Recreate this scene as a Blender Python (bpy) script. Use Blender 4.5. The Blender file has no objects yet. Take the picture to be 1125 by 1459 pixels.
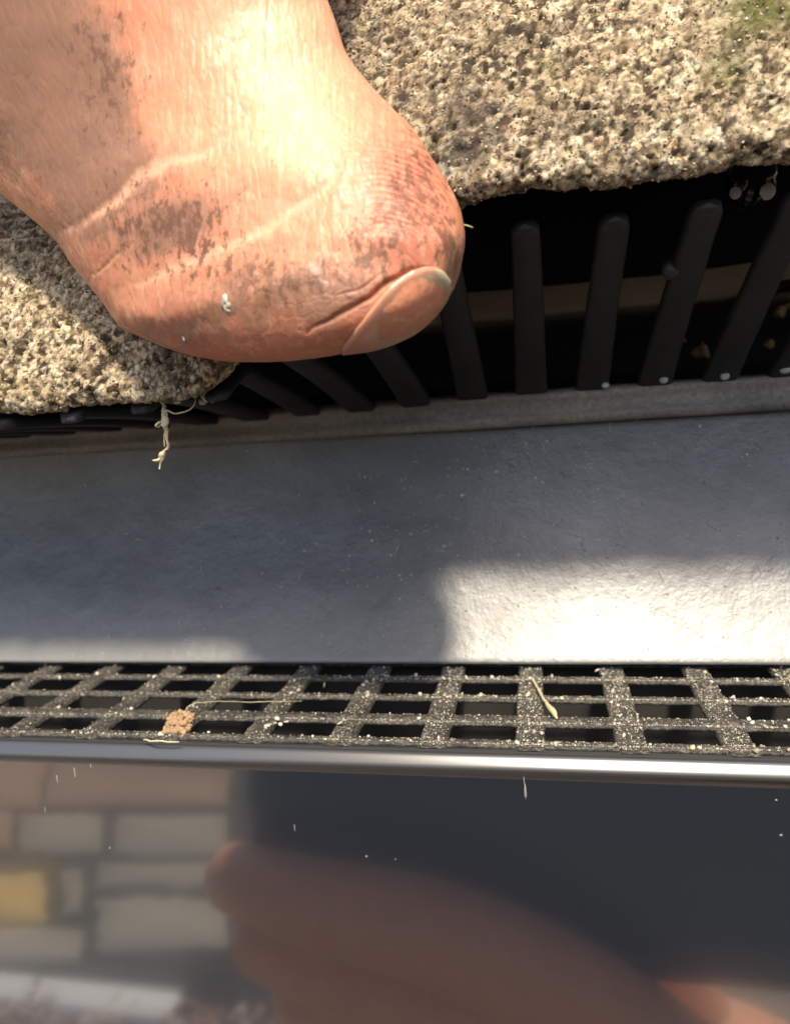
import bpy, bmesh, math, random
import numpy as np
from mathutils import Vector, Matrix

S = 0.001                      # everything below is laid out in millimetres
rng = np.random.default_rng(7)
random.seed(7)
scene = bpy.context.scene
COL = scene.collection

# ------------------------------------------------------------------ camera
F = 1000.0; CX, CY = 562.5, 729.5
def nrm(a):
    a = np.array(a, float); return a / np.linalg.norm(a)
AX = nrm((5005, 200, 1000)); AY = nrm((193, 170, -1000)); AZ = nrm(np.cross(AX, AY)); AY = np.cross(AZ, AX)
CAM = np.array([AX, AY, AZ])            # camera axes -> world (X along the eaves, Y into the roof, Z up)
def pix(u, v, yy):
    d = CAM @ np.array([u - CX, -(v - CY), -F]); return d * (yy / d[1])
def proj(P):
    c = np.asarray(P) @ CAM
    return CX + F * c[..., 0] / -c[..., 2], CY - F * c[..., 1] / -c[..., 2]

cam_d = bpy.data.cameras.new('camera')
cam = bpy.data.objects.new('camera', cam_d); COL.objects.link(cam)
m = Matrix.Identity(4)
for i in range(3):
    for j in range(3):
        m[i][j] = CAM[i][j]
cam.matrix_world = m
cam_d.sensor_fit = 'VERTICAL'; cam_d.sensor_height = 36.0
cam_d.lens = 36.0 * F / 1459.0
cam_d.clip_start = 0.002; cam_d.clip_end = 3000
cam_d.dof.use_dof = True; cam_d.dof.focus_distance = 0.055; cam_d.dof.aperture_fstop = 42
scene.camera = cam

# ------------------------------------------------------------------ sky, sun, exposure
SUN_DIR = nrm((0.11, -0.575, 0.81))       # towards the sun
world = bpy.data.worlds.new('World'); scene.world = world; world.use_nodes = True
wn = world.node_tree.nodes; wl = world.node_tree.links
sky = wn.new('ShaderNodeTexSky'); sky.sky_type = 'NISHITA'; sky.sun_disc = False
sky.sun_elevation = math.asin(SUN_DIR[2]); sky.sun_rotation = math.atan2(SUN_DIR[0], SUN_DIR[1])
sky.air_density = 1.0; sky.dust_density = 2.5
bg = wn['Background']; bg.inputs['Strength'].default_value = 0.15
wl.new(sky.outputs['Color'], bg.inputs['Color'])
sd = bpy.data.lights.new('sun', 'SUN'); sd.energy = 3.6; sd.angle = math.radians(5); sd.color = (1.0, 0.88, 0.70)
sun = bpy.data.objects.new('sun', sd); COL.objects.link(sun)
sun.rotation_euler = Vector(SUN_DIR).to_track_quat('Z', 'Y').to_euler()
scene.view_settings.view_transform = 'Standard'; scene.view_settings.look = 'None'
scene.view_settings.gamma = 1.0; scene.view_settings.use_curve_mapping = False
scene.view_settings.exposure = 0.65

# ------------------------------------------------------------------ helpers
def tagp(o, label=None, cat=None, group=None, kind=None):
    for k, v in (('label', label), ('category', cat), ('group', group), ('kind', kind)):
        if v: o[k] = v
    return o
def mesh_obj(name, V, Fc, mat=None, parent=None, smooth=True, loc=None):
    me = bpy.data.meshes.new(name)
    V = np.asarray(V, float) * S
    Fc = np.asarray(Fc)
    if Fc.dtype != object and Fc.ndim == 2:
        k = Fc.shape[1]
        me.vertices.add(len(V)); me.vertices.foreach_set('co', V.astype(np.float32).ravel())
        me.loops.add(Fc.size); me.loops.foreach_set('vertex_index', Fc.astype(np.int32).ravel())
        me.polygons.add(len(Fc))
        me.polygons.foreach_set('loop_start', np.arange(0, Fc.size, k, dtype=np.int32))
        me.update(calc_edges=True); me.validate()
    else:
        me.from_pydata([tuple(v) for v in V], [], [tuple(int(i) for i in f) for f in Fc])
    if smooth: me.polygons.foreach_set('use_smooth', np.ones(len(me.polygons), bool))
    if mat: me.materials.append(getattr(mat, "m", mat))
    o = bpy.data.objects.new(name, me); COL.objects.link(o)
    if parent: o.parent = parent
    return o
def empty(name, loc=(0, 0, 0)):
    o = bpy.data.objects.new(name, None); COL.objects.link(o)
    o.empty_display_size = 0.005
    return o
def attr(o, name, arr):
    a = o.data.attributes.new(name, 'FLOAT', 'POINT'); a.data.foreach_set('value', np.asarray(arr, np.float32))
def grid_faces(nu, nv, wrap=False):
    i = np.arange(nu - 1)[:, None]; J = nv if wrap else nv - 1
    j = np.arange(J)[None, :]; j2 = (j + 1) % nv
    return np.stack([i * nv + j, (i + 1) * nv + j, (i + 1) * nv + j2, i * nv + j2], -1).reshape(-1, 4)

def h3(ix, iy, iz, seed=0):
    n = (ix * 374761393 + iy * 668265263 + iz * 2147483647 + seed * 1274126177) & 0xffffffff
    n = ((n ^ (n >> 13)) * 1274126177) & 0xffffffff
    n = ((n ^ (n >> 16)) * 2246822519) & 0xffffffff
    return ((n ^ (n >> 15)) & 0xffffff) / float(0xffffff)
def vnoise(P, sc, seed=0):
    Q = P / sc; i = np.floor(Q).astype(np.int64); f = Q - i; f = f * f * (3 - 2 * f); r = 0
    for a in (0, 1):
        wa = f[:, 0] if a else 1 - f[:, 0]
        for b in (0, 1):
            wb = f[:, 1] if b else 1 - f[:, 1]
            for c in (0, 1):
                wc = f[:, 2] if c else 1 - f[:, 2]
                r = r + wa * wb * wc * h3(i[:, 0] + a, i[:, 1] + b, i[:, 2] + c, seed)
    return r * 2 - 1
def fbm(P, sc, seed=0, oct=4):
    r = 0; A = 1; t = 0
    for k in range(oct):
        r = r + A * vnoise(P + 17.3 * k, sc / 2 ** k, seed + k); t += A; A *= .55
    return r / t
def worley(P, sc, seed=0):
    Q = P / sc; i = np.floor(Q).astype(np.int64)
    d1 = np.full(len(P), 9.); d2 = np.full(len(P), 9.); idv = np.zeros(len(P))
    for a in (-1, 0, 1):
        for b in (-1, 0, 1):
            for c in (-1, 0, 1):
                x, y, z = i[:, 0] + a, i[:, 1] + b, i[:, 2] + c
                px = x + h3(x, y, z, seed); py = y + h3(x, y, z, seed + 1); pz = z + h3(x, y, z, seed + 2)
                d = np.sqrt((px - Q[:, 0]) ** 2 + (py - Q[:, 1]) ** 2 + (pz - Q[:, 2]) ** 2)
                m1 = d < d1
                d2 = np.where(m1, d1, np.minimum(d2, d)); idv = np.where(m1, h3(x, y, z, seed + 3), idv); d1 = np.where(m1, d, d1)
    return d1, d2, idv
def sstep(a, b, x):
    t = np.clip((x - a) / (b - a), 0, 1); return t * t * (3 - 2 * t)
def catmull(P, n):
    P = np.asarray(P, float); k = len(P); P = np.vstack([2 * P[0] - P[1], P, 2 * P[-1] - P[-2]])
    t = np.linspace(0, k - 1 - 1e-9, n); i = np.floor(t).astype(int); f = (t - i)[:, None]
    p0, p1, p2, p3 = P[i], P[i + 1], P[i + 2], P[i + 3]
    return .5 * (2 * p1 + (p2 - p0) * f + (2 * p0 - 5 * p1 + 4 * p2 - p3) * f ** 2 + (3 * p1 - p0 - 3 * p2 + p3) * f ** 3)
def box(x0, x1, y0, y1, z0, z1, bev=0):
    bm = bmesh.new(); bmesh.ops.create_cube(bm, size=1)
    for v in bm.verts:
        v.co = Vector(((x0 + x1) / 2 + v.co.x * (x1 - x0), (y0 + y1) / 2 + v.co.y * (y1 - y0), (z0 + z1) / 2 + v.co.z * (z1 - z0)))
    if bev: bmesh.ops.bevel(bm, geom=bm.edges[:], offset=bev, segments=2, affect='EDGES', profile=.6)
    V = [v.co[:] for v in bm.verts]; Fc = [[v.index for v in f.verts] for f in bm.faces]
    bm.verts.index_update(); Fc = [[v.index for v in f.verts] for f in bm.faces]; bm.free()
    return V, Fc
def box_obj(name, b, mat, parent=None, bev=0, smooth=False):
    V, Fc = box(*b, bev); Fo = np.empty(len(Fc), object)
    for i, f in enumerate(Fc): Fo[i] = f
    return mesh_obj(name, V, Fo, mat, parent, smooth)
def extrude_profile(name, prof, xs, mat, parent=None, closed=True, disp=None):
    """profile of (y, z) points swept along x"""
    prof = np.asarray(prof, float); n = len(prof); xs = np.asarray(xs, float)
    V = np.empty((len(xs), n, 3)); V[..., 0] = xs[:, None]; V[..., 1] = prof[:, 0]; V[..., 2] = prof[:, 1]
    V = V.reshape(-1, 3)
    if disp is not None: V = V + disp(V)
    return mesh_obj(name, V, grid_faces(len(xs), n, closed), mat, parent)
def tube(pts, rad, n=16, cap=True, sm=None):
    pts = np.asarray(pts, float); rad = np.asarray(rad, float)
    if sm:
        q = catmull(np.column_stack([pts, rad]), sm); pts, rad = q[:, :3], q[:, 3]
    if cap:
        d0 = nrm(pts[0] - pts[1]); d1 = nrm(pts[-1] - pts[-2]); a = [.3, .7, .92]
        pre = [(pts[0] + d0 * rad[0] * math.sqrt(1 - k * k), rad[0] * k) for k in (.02, .4, .75, .93)]
        post = [(pts[-1] + d1 * rad[-1] * math.sqrt(1 - k * k), rad[-1] * k) for k in (.93, .75, .4, .02)]
        pts = np.array([p for p, _ in pre] + list(pts) + [p for p, _ in post]); rad = np.array([r for _, r in pre] + list(rad) + [r for _, r in post])
    T = np.gradient(pts, axis=0); T /= np.linalg.norm(T, axis=1)[:, None] + 1e-12
    up = np.array([0, 0, 1.]) if abs(T[0][2]) < .9 else np.array([1., 0, 0])
    V = []
    for p, t, r in zip(pts, T, rad):
        a = np.cross(t, up); a /= np.linalg.norm(a); b = np.cross(a, t); up = b
        th = np.linspace(0, 2 * math.pi, n, endpoint=False)
        V.append(p + r * (np.cos(th)[:, None] * a + np.sin(th)[:, None] * b))
    return np.concatenate(V), grid_faces(len(pts), n, True)
def merge(parts):
    V, Fc, o = [], [], 0
    for v, f in parts:
        V.append(np.asarray(v)); Fc.append(np.asarray(f) + o); o += len(v)
    return np.concatenate(V), np.concatenate(Fc)
ICO_V = None
def ico(sub=1):
    bm = bmesh.new(); bmesh.ops.create_icosphere(bm, subdivisions=sub, radius=1)
    bm.verts.index_update()
    V = np.array([v.co[:] for v in bm.verts]); Fc = np.array([[v.index for v in f.verts] for f in bm.faces]); bm.free()
    return V, Fc
def blobs(name, C, R, mat, parent=None, sub=1, squash=None, jitter=.25):
    """many little lumps as one mesh (grit, dust); per-lump random tint"""
    v, f = ico(sub); C = np.asarray(C, float); n = len(C); R = np.asarray(R, float)
    if R.ndim == 1: R = R[:, None]
    V = v[None] * (1 + jitter * (rng.random((n, len(v), 1)) - .5) * 2) * R[:, None, :] + 0
    a = rng.random(n) * 6.28; ca, sa = np.cos(a)[:, None], np.sin(a)[:, None]
    x, z = V[..., 0] * ca - V[..., 2] * sa, V[..., 0] * sa + V[..., 2] * ca
    if squash is None: V[..., 0], V[..., 2] = x, z
    V = V + C[:, None, :]
    Fc = (f[None] + (np.arange(n) * len(v))[:, None, None]).reshape(-1, 3)
    o = mesh_obj(name, V.reshape(-1, 3), Fc, mat, parent)
    attr(o, 'tint', np.repeat(rng.random(n), len(v)))
    return o

# ------------------------------------------------------------------ material helpers
class M:
    def __init__(s, name, **kw):
        s.m = bpy.data.materials.new(name); s.m.use_nodes = True
        s.t = s.m.node_tree; s.N = s.t.nodes; s.b = s.N['Principled BSDF']
        for k, v in kw.items(): s.set(k, v)
    def set(s, k, v):
        i = s.b.inputs[{'color': 'Base Color', 'rough': 'Roughness', 'spec': 'Specular IOR Level', 'coat': 'Coat Weight', 'coatr': 'Coat Roughness',
                        'sss': 'Subsurface Weight', 'ssr': 'Subsurface Radius', 'sss_s': 'Subsurface Scale', 'trans': 'Transmission Weight', 'ior': 'IOR', 'normal': 'Normal', 'sheen': 'Sheen Weight'}.get(k, k)]
        if isinstance(v, bpy.types.NodeSocket): s.t.links.new(v, i)
        else: i.default_value = v if not (isinstance(v, tuple) and len(v) == 3 and len(i.default_value) == 4) else (*v, 1)
    def lk(s, a, b): s.t.links.new(a, b)
    def inp(s, node, k, v):
        if isinstance(v, bpy.types.NodeSocket): s.lk(v, node.inputs[k])
        else: node.inputs[k].default_value = v
    def coord(s, scale=(1, 1, 1), rot=(0, 0, 0)):
        if not hasattr(s, '_c'): s._c = s.N.new('ShaderNodeTexCoord')
        mp = s.N.new('ShaderNodeMapping'); mp.inputs['Scale'].default_value = scale; mp.inputs['Rotation'].default_value = rot
        s.lk(s._c.outputs['Object'], mp.inputs['Vector']); return mp.outputs['Vector']
    def noise(s, mm, det=4, rough=.55, vec=None, dist=0):
        n = s.N.new('ShaderNodeTexNoise'); n.inputs['Scale'].default_value = 1000. / mm; n.inputs['Detail'].default_value = det
        n.inputs['Roughness'].default_value = rough; n.inputs['Distortion'].default_value = dist
        s.lk(vec or s.coord(), n.inputs['Vector']); return n.outputs['Fac']
    def voro(s, mm, out='Distance', vec=None, feat='F1'):
        n = s.N.new('ShaderNodeTexVoronoi'); n.feature = feat; n.inputs['Scale'].default_value = 1000. / mm
        s.lk(vec or s.coord(), n.inputs['Vector']); return n.outputs[out]
    def attr(s, name):
        n = s.N.new('ShaderNodeAttribute'); n.attribute_name = name; return n.outputs['Fac']
    def ramp(s, fac, stops):
        n = s.N.new('ShaderNodeValToRGB'); s.lk(fac, n.inputs['Fac']); e = n.color_ramp.elements
        while len(e) < len(stops): e.new(.5)
        for el, (p, c) in zip(e, stops):
            el.position = p; el.color = (c, c, c, 1) if isinstance(c, (int, float)) else (*c, 1)
        return n.outputs['Color']
    def math(s, op, a, b=0., c=None, clamp=False):
        n = s.N.new('ShaderNodeMath'); n.operation = op; n.use_clamp = clamp
        s.inp(n, 0, a); s.inp(n, 1, b)
        if c is not None: s.inp(n, 2, c)
        return n.outputs[0]
    def mix(s, fac, a, b, mode='MIX'):
        n = s.N.new('ShaderNodeMix'); n.data_type = 'RGBA'; n.blend_type = mode
        s.inp(n, 0, fac)
        for k, v in ((6, a), (7, b)): s.inp(n, k, (*v, 1) if isinstance(v, tuple) and len(v) == 3 else v)
        return n.outputs[2]
    def bump(s, h, dist_mm, strength=1., normal=None):
        n = s.N.new('ShaderNodeBump'); n.inputs['Distance'].default_value = dist_mm * S; n.inputs['Strength'].default_value = strength
        s.lk(h, n.inputs['Height'])
        if normal: s.lk(normal, n.inputs['Normal'])
        return n.outputs['Normal']

# concrete of the tile -----------------------------------------------------
mt = M('weathered_concrete', rough=.95, spec=.15)
g = mt.attr('grain'); cav = mt.attr('cavity'); st = mt.attr('stain_shadow')
fine = mt.noise(.35, 5, .7); mid = mt.noise(1.1, 4, .6)
base = mt.ramp(g, [(0, (.04, .03, .02)), (.24, (.12, .085, .055)), (.40, (.36, .27, .155)), (.58, (.62, .48, .30)), (.8, (.76, .62, .41)), (1, (.82, .71, .52))])
base = mt.mix(mt.ramp(g, [(.925, 0.), (.935, 1.), (.96, 1.), (.965, 0.)]), base, (.45, .22, .10))
base = mt.mix(mt.ramp(fine, [(.37, .85), (.48, 0.)]), base, (.07, .048, .03))
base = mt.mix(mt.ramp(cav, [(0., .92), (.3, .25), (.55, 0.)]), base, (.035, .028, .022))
base = mt.mix(mt.math('MULTIPLY', st, mt.ramp(mid, [(.35, .2), (.6, 1.)])), base, (.07, .06, .05))
base = mt.mix(mt.math('MULTIPLY', mt.attr('moss'), mt.ramp(fine, [(.4, 0.), (.55, 1.)])), base, (.12, .13, .03))
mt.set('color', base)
mt.set('normal', mt.bump(mt.math('ADD', fine, mt.noise(.14, 3, .7)), .16, .8))
# plastics -------------------------------------------------------------
mtooth = M('matt_black_plastic', rough=.55)
mtooth.set('color', mtooth.mix(mtooth.ramp(mtooth.noise(5, 5, .6), [(.3, 0.), (.8, 1.)]), (.007, .007, .008), (.020, .019, .019)))
mtooth.set('normal', mtooth.bump(mtooth.noise(.5, 4, .6), .05, .5))
mrail = M('dusty_black_plastic', rough=.6)
dn = mrail.noise(4, 6, .65, mrail.coord((.25, 1, 1))); d2 = mrail.noise(.5, 4, .7)
mrail.set('color', mrail.mix(mrail.math('MULTIPLY', mrail.ramp(dn, [(.3, .35), (.7, 1.)]), mrail.ramp(d2, [(.3, .5), (.6, 1.)])), (.03, .029, .028), (.34, .30, .25)))
mrail.set('normal', mrail.bump(mrail.noise(.4, 4, .6), .06, .6))
ms = M('smooth_grey_plastic', ior=1.85)
ns = ms.noise(9, 4, .5); nf = ms.noise(.32, 4, .65); sc = ms.noise(3, 6, .7, ms.coord((.5, 1, 1)))
specks = ms.ramp(ms.voro(.9), [(.05, 1.), (.14, 0.)])
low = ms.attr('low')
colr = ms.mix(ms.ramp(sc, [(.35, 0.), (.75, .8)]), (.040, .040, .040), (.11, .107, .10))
colr = ms.mix(ms.math('MULTIPLY', low, .75), colr, (.23, .23, .215))  # paler low part paints the sky sheen over the dusty plastic
colr = ms.mix(ms.math('MULTIPLY', specks, ms.ramp(ms.noise(2.5, 3), [(.52, 0.), (.66, .8)])), colr, (.42, .38, .28))
ms.set('color', colr)
ms.set('rough', ms.ramp(ns, [(.3, .34), (.7, .46)]))
pit = ms.ramp(ms.voro(.55), [(.0, 0.), (.45, 1.)])
pim = ms.math('MULTIPLY', ms.ramp(ms.voro(.75), [(.08, 1.), (.3, 0.)]), ms.ramp(ms.noise(2.2, 4, .6), [(.54, 0.), (.66, 1.)]))
ms.set('normal', ms.bump(pim, .07, .35, normal=ms.bump(ms.math('ADD', ms.math('MULTIPLY', nf, .7), ms.math('MULTIPLY', ms.noise(1.3, 3, .6), 1.4)), .085, .6)))
mg = M('gritty_grille_plastic', rough=.5)
gn = mg.noise(.25, 4, .8); gm = mg.noise(2.6, 4, .6)
gr = mg.math('MULTIPLY', mg.ramp(gn, [(.5, 0.), (.6, 1.)]), mg.ramp(gm, [(.3, .35), (.6, 1.)]))
film = mg.mix(mg.ramp(gm, [(.35, 0.), (.7, 1.)]), (.020, .020, .020), (.060, .056, .050))
mg.set('color', mg.mix(mg.math('MULTIPLY', gr, .6), film, (.36, .32, .24)))
mg.set('rough', mg.ramp(gn, [(.4, .35), (.6, .8)]))
mg.set('normal', mg.bump(gn, .12, .9))
mtrough = M('dull_dark_plastic', rough=.5); mtrough.set('color', mtrough.mix(mtrough.noise(5, 5), (.018, .018, .018), (.05, .048, .044)))
mf = M('gloss_black_plastic', ior=2.6, coat=1.0, coatr=.045)
mf.set('Coat IOR', 2.0)
mf.set('color', (.022, .028, .038))
mf.set('rough', mf.ramp(mf.noise(12, 4, .6, mf.coord((.1, 1, 1))), [(.3, .08), (.7, .16)]))
mf.set('normal', mf.bump(mf.noise(9, 3, .5, mf.coord((.12, 1, 1.6))), .03, .5))
mb = mf.N['Principled BSDF']; mf.t.links.new(mf.bump(mf.noise(11, 2, .5, mf.coord((.3, 1, 1))), .022, .5), mb.inputs['Coat Normal'])
mlip = M('satin_lip', ior=2.0, rough=.30, color=(.045, .047, .05))
mwood = M('old_roof_timber', rough=.8)
wv = mwood.coord((.08, 1, 1)); mwood.set('color', mwood.mix(mwood.noise(1.2, 6, .65, wv), (.45, .38, .29), (.70, .61, .48)))
mblack = M('black_underlay', rough=.7, color=(.012, .012, .013))
mdust = M('pale_dust_grit', rough=.8)
mdust.set('color', mdust.ramp(mdust.attr('tint'), [(0, (.20, .17, .12)), (.3, (.40, .36, .28)), (.6, (.56, .52, .42)), (.85, (.68, .65, .57)), (1, (.56, .50, .26))]))
mfib = M('dry_root_fibre', rough=.8, sss=.1, sss_s=.0005)
mfib.set('color', mfib.mix(mfib.noise(1.5, 4), (.42, .34, .18), (.72, .64, .42)))
mchip = M('tan_debris', rough=.85); mchip.set('color', mchip.mix(mchip.noise(.7, 5, .7), (.16, .09, .04), (.62, .42, .24)))
mbead = M('clear_bead', rough=.02, trans=.6, ior=1.33, color=(.9, .9, .88))  # clear beads that stand in for bright glints
# skin -----------------------------------------------------------------
sk = M('weathered_skin', rough=.42, spec=.5, sss=.35, ssr=(1.0, .32, .14), sss_s=.0016)
c0 = sk.mix(sk.ramp(sk.noise(4.5, 5, .6), [(.3, 0.), (.7, 1.)]), (.58, .215, .11), (.68, .29, .155))
c0 = sk.mix(sk.math('MULTIPLY', sk.attr('pale'), .55), c0, (.80, .55, .33))  # on the thumb this mask is a painted sun highlight
c0 = sk.mix(sk.math('MULTIPLY', sk.attr('flush'), .6), c0, (.60, .15, .09))
c0 = sk.mix(sk.math('MULTIPLY', sk.attr('dirt'), sk.ramp(sk.noise(2.2, 5, .65, sk.coord((1.5, 1, .5))), [(.3, .35), (.62, .9)])), c0, (.27, .13, .075))
sfine = sk.noise(.55, 5, .75, sk.coord((1, 1, .6))); smid = sk.noise(1.6, 4, .7)
c0 = sk.mix(sk.ramp(sk.noise(.9, 4, .7, sk.coord((1.4, 1, .35))), [(.52, 0.), (.72, .42)]), c0, (.82, .56, .36))
c0 = sk.mix(sk.math('MULTIPLY', sk.attr('crease'), .6), c0, (.80, .47, .30))
dth = sk.math('SUBTRACT', sk.math('ADD', sk.attr('dirt'), sk.math('MULTIPLY', sk.math('ADD', sfine, smid), .9)), 1.0)
dm = sk.ramp(dth, [(-.16, 0.), (.40, 1.)])
c0 = sk.mix(sk.math('MULTIPLY', dm, .80), c0, (.25, .13, .075))
speck = sk.ramp(sk.math('ADD', sk.math('MULTIPLY', sk.attr('speck'), .22), sfine), [(.665, 0.), (.73, 1.)])
c0 = sk.mix(sk.math('MULTIPLY', speck, .8), c0, (.15, .065, .03))
c0 = sk.mix(sk.math('MULTIPLY', sk.attr('line'), .7), c0, (.30, .10, .06))
sk.set('color', c0)
sk.set('rough', sk.ramp(sk.noise(.8, 4, .7), [(.3, .36), (.7, .58)]))
lines = sk.N.new('ShaderNodeTexVoronoi'); lines.feature = 'DISTANCE_TO_EDGE'; lines.inputs['Scale'].default_value = 1000 / .6
sk.lk(sk.coord((1.0, 1, .3), (0, .25, 0)), lines.inputs['Vector'])
hh = sk.math('ADD', sk.ramp(lines.outputs['Distance'], [(0., 0.), (.18, 1.)]), sk.math('MULTIPLY', sk.noise(.4, 5, .7), 1.4))
sk.set('normal', sk.bump(hh, .028, .6))
nailm = M('fingernail', rough=.32, spec=.5, sss=.25, ssr=(1, .5, .3), sss_s=.001)
nc = nailm.mix(nailm.noise(2.2, 4), (.60, .36, .21), (.68, .44, .28))
nc = nailm.mix(nailm.math('MULTIPLY', nailm.attr('quick'), .85), nc, (.60, .25, .15))
nc = nailm.mix(nailm.math('MULTIPLY', nailm.attr('edge'), .75), nc, (.42, .33, .19))
nc = nailm.mix(nailm.math('MULTIPLY', nailm.attr('rim'), .9), nc, (.60, .50, .32))
nailm.set('color', nc); nailm.set('normal', nailm.bump(nailm.noise(.5, 4, .6, nailm.coord((.3, 1, 1))), .03, .5))

XS = np.concatenate([np.linspace(-190, -55, 28), np.linspace(-52, 30, 84), np.linspace(34, 170, 28)])
GZ = -28.6                                   # top of the grille

# ================================================================== large structure
gmat = M('distant_ground', rough=.95); gmat.set('color', gmat.mix(gmat.noise(900, 4), (.16, .14, .11), (.24, .21, .17)))
V = np.array([[-6e5, -6e5, -2600], [6e5, -6e5, -2600], [6e5, 6e5, -2600], [-6e5, 6e5, -2600]])
tagp(mesh_obj('ground', V, [[0, 1, 2, 3]], gmat, smooth=False), kind='structure')

# fascia: gloss face with a rounded lip
prof = []
for a in np.linspace(0, 90, 9):              # front round-over, radius 1.0
    prof.append((53.5 + .85 - .85 * math.sin(math.radians(90 - a)) - 0.0, GZ - .55 + .0 - .85 + .85 * math.sin(math.radians(a))))
prof = [(53.5, -33)] + prof
face = [(53.35 + .25 * math.sin(math.pi * t) * -.35, GZ - 2.2 - 62 * t) for t in np.linspace(1, 0, 30)]
lip = [(53.33, GZ - 1.75), (53.05, GZ - 1.5), (52.86, GZ - 1.3), (52.9, GZ - 1.12), (53.05, GZ - .9), (53.22, GZ - .68), (53.42, GZ - .45), (53.62, GZ - .28), (53.8, GZ - .22), (53.9, GZ - .3), (54.0, GZ - .22), (54.3, GZ - .14), (54.45, GZ - .3)]
back = [(55.4, GZ - .4), (55.4, GZ - 4), (55.9, GZ - 30), (55.9, face[0][1])]
fasc = extrude_profile('fascia_board', face + lip + back, XS, mf.m)
fasc.data.materials.append(mlip.m)
for p_ in fasc.data.polygons:
    if p_.center.z > (GZ - 2.0) * S: p_.material_index = 1
tagp(fasc, 'gloss black fascia face below the square grille, mirroring a phone and a hand', 'fascia')

# curved strip between grille and comb
t = np.linspace(0, 1, 60)
sy = 71.3 + 9.2 * (1 - (1 - t) ** 2); sz = GZ + .9 + (25.6) * t
front = list(zip(sy, sz)); backp = [(y + .9, z + .35) for y, z in front[::-1]]
rim = [(71.55, GZ + .55), (71.15, GZ + .62)]
sx = np.concatenate([np.linspace(-190, -60, 20), np.linspace(-58, 30, 260), np.linspace(32, 170, 20)])
def sdisp(V):
    D = np.zeros_like(V); n = fbm(V, 14., 3, 3) * .12 + fbm(V, 1.4, 9, 3) * .016 * (1 + 1.5 * (V[:, 2] < -19))
    D[:, 1] = -n; return D
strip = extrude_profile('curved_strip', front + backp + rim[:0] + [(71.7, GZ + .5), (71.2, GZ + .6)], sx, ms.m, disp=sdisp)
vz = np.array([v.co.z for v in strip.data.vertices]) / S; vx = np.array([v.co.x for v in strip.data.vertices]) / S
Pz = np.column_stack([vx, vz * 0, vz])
attr(strip, 'low', sstep(-17.5, -26.5, vz + 2.2 * fbm(Pz, 9., 21, 3) + .8 * fbm(Pz, 1., 22, 2)) )  # mask of the painted sheen, rising towards the lower edge
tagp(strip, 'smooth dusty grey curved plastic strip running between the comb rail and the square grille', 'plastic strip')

# grille: long bars and cross bars, each a part
grille = empty('vent_grille'); tagp(grille, 'black plastic grille of square openings covered with pale grit, above the gloss fascia', 'vent grille')
bars = [(54.9, 55.8), (58.8, 60.4), (63.9, 64.8), (68.4, 69.4), (72.9, 75)]
for k, (a, b) in enumerate(bars):
    hz = .22
    p = [(a, GZ - .45), (a, GZ - hz), (a + hz * .8, GZ), (b - hz * .8, GZ), (b, GZ - hz), (b, GZ - .45)]
    def bd(V, k=k):
        D = np.zeros_like(V); D[:, 2] = .05 * fbm(V, 1.5, 40 + k, 3); D[:, 1] = .12 * fbm(V, 2.5, 50 + k, 3); return D
    extrude_profile('long_bar', p, np.concatenate([np.linspace(-190, -60, 10), np.linspace(-58, 30, 300), np.linspace(32, 170, 10)]), mg.m, grille, disp=bd)
bx0 = -1.15
cb = None
yy = np.linspace(54.1, 74.8, 90)
pc = [(-1.25, -.5), (-1.25, -.24), (-1.05, -.05), (0, 0.02), (1.05, -.05), (1.25, -.24), (1.25, -.5)]
V = np.array([[(x, y, GZ - .07 + z) for x, z in pc] for y in yy]).reshape(-1, 3)
V[:, 0] += .14 * fbm(V, 2.2, 5, 3); V[:, 2] += .05 * fbm(V, 1.2, 6, 3)
for k in range(-20, 20):
    if cb is None:
        cb = mesh_obj('cross_bar', V, grid_faces(len(yy), 7, True), mg.m, grille); o = cb
    else:
        o = cb.copy(); COL.objects.link(o); o.parent = grille
    o.location = ((bx0 + 8.15 * k) * S, 0, 0)
box_obj('trough', (-189.5, 169.5, 56.0, 80, GZ - 12, GZ - 11), mtrough.m, grille)
box_obj('trough_back', (-189.5, 169.5, 75.3, 76, GZ - 11, GZ + 1.0), mtrough.m, grille)

# comb rail and teeth
comb = empty('eaves_comb'); tagp(comb, 'black plastic eaves comb with rounded teeth rising under the concrete tile edge', 'eaves comb')
rp = [(81.5, -3.9), (79.0, -3.8), (78.6, -3.4), (78.55, -2.7), (78.9, -2.35), (78.95, -1.2), (78.6, -.8), (78.7, -.35), (79.2, -.1), (82.5, .1), (84, -.5), (84, -3.9)]
rp = [(y, z + .2) for y, z in rp]
def rd(V):
    D = np.zeros_like(V); D[:, 2] = .10 * fbm(V, 6, 31, 3); D[:, 1] = .10 * fbm(V, 3, 32, 3); return D
rail = extrude_profile('rail', rp, np.concatenate([np.linspace(-190, -60, 10), np.linspace(-58, 30, 240), np.linspace(32, 170, 10)]), mrail.m, comb, disp=rd)
rail['label'] = 'dusty brownish rail at the foot of the teeth'

# ---- tile edge curve and underside, from the photo's outline
EU = [(-300, 612), (-100, 595), (0, 588), (80, 583), (150, 576), (230, 569), (285, 556), (318, 525), (352, 482), (420, 420), (520, 352), (600, 310), (650, 288), (700, 279), (760, 266), (870, 261), (950, 250), (1000, 243), (1060, 232), (1125, 226), (1300, 205), (1600, 190)]
EP = np.array([pix(u, v, 52) for u, v in EU])
ex = np.concatenate([[-190, -120], EP[:, 0], [90, 170]]); ez = np.concatenate([[1, 0], EP[:, 2] + .3 * sstep(-20, 0, EP[:, 0]), [19, 20]])
def edge_z(x): return np.interp(x, ex, ez)
def under_z(x, y): return edge_z(x) + .3 + .45 * np.maximum(y - 53, 0)

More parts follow.
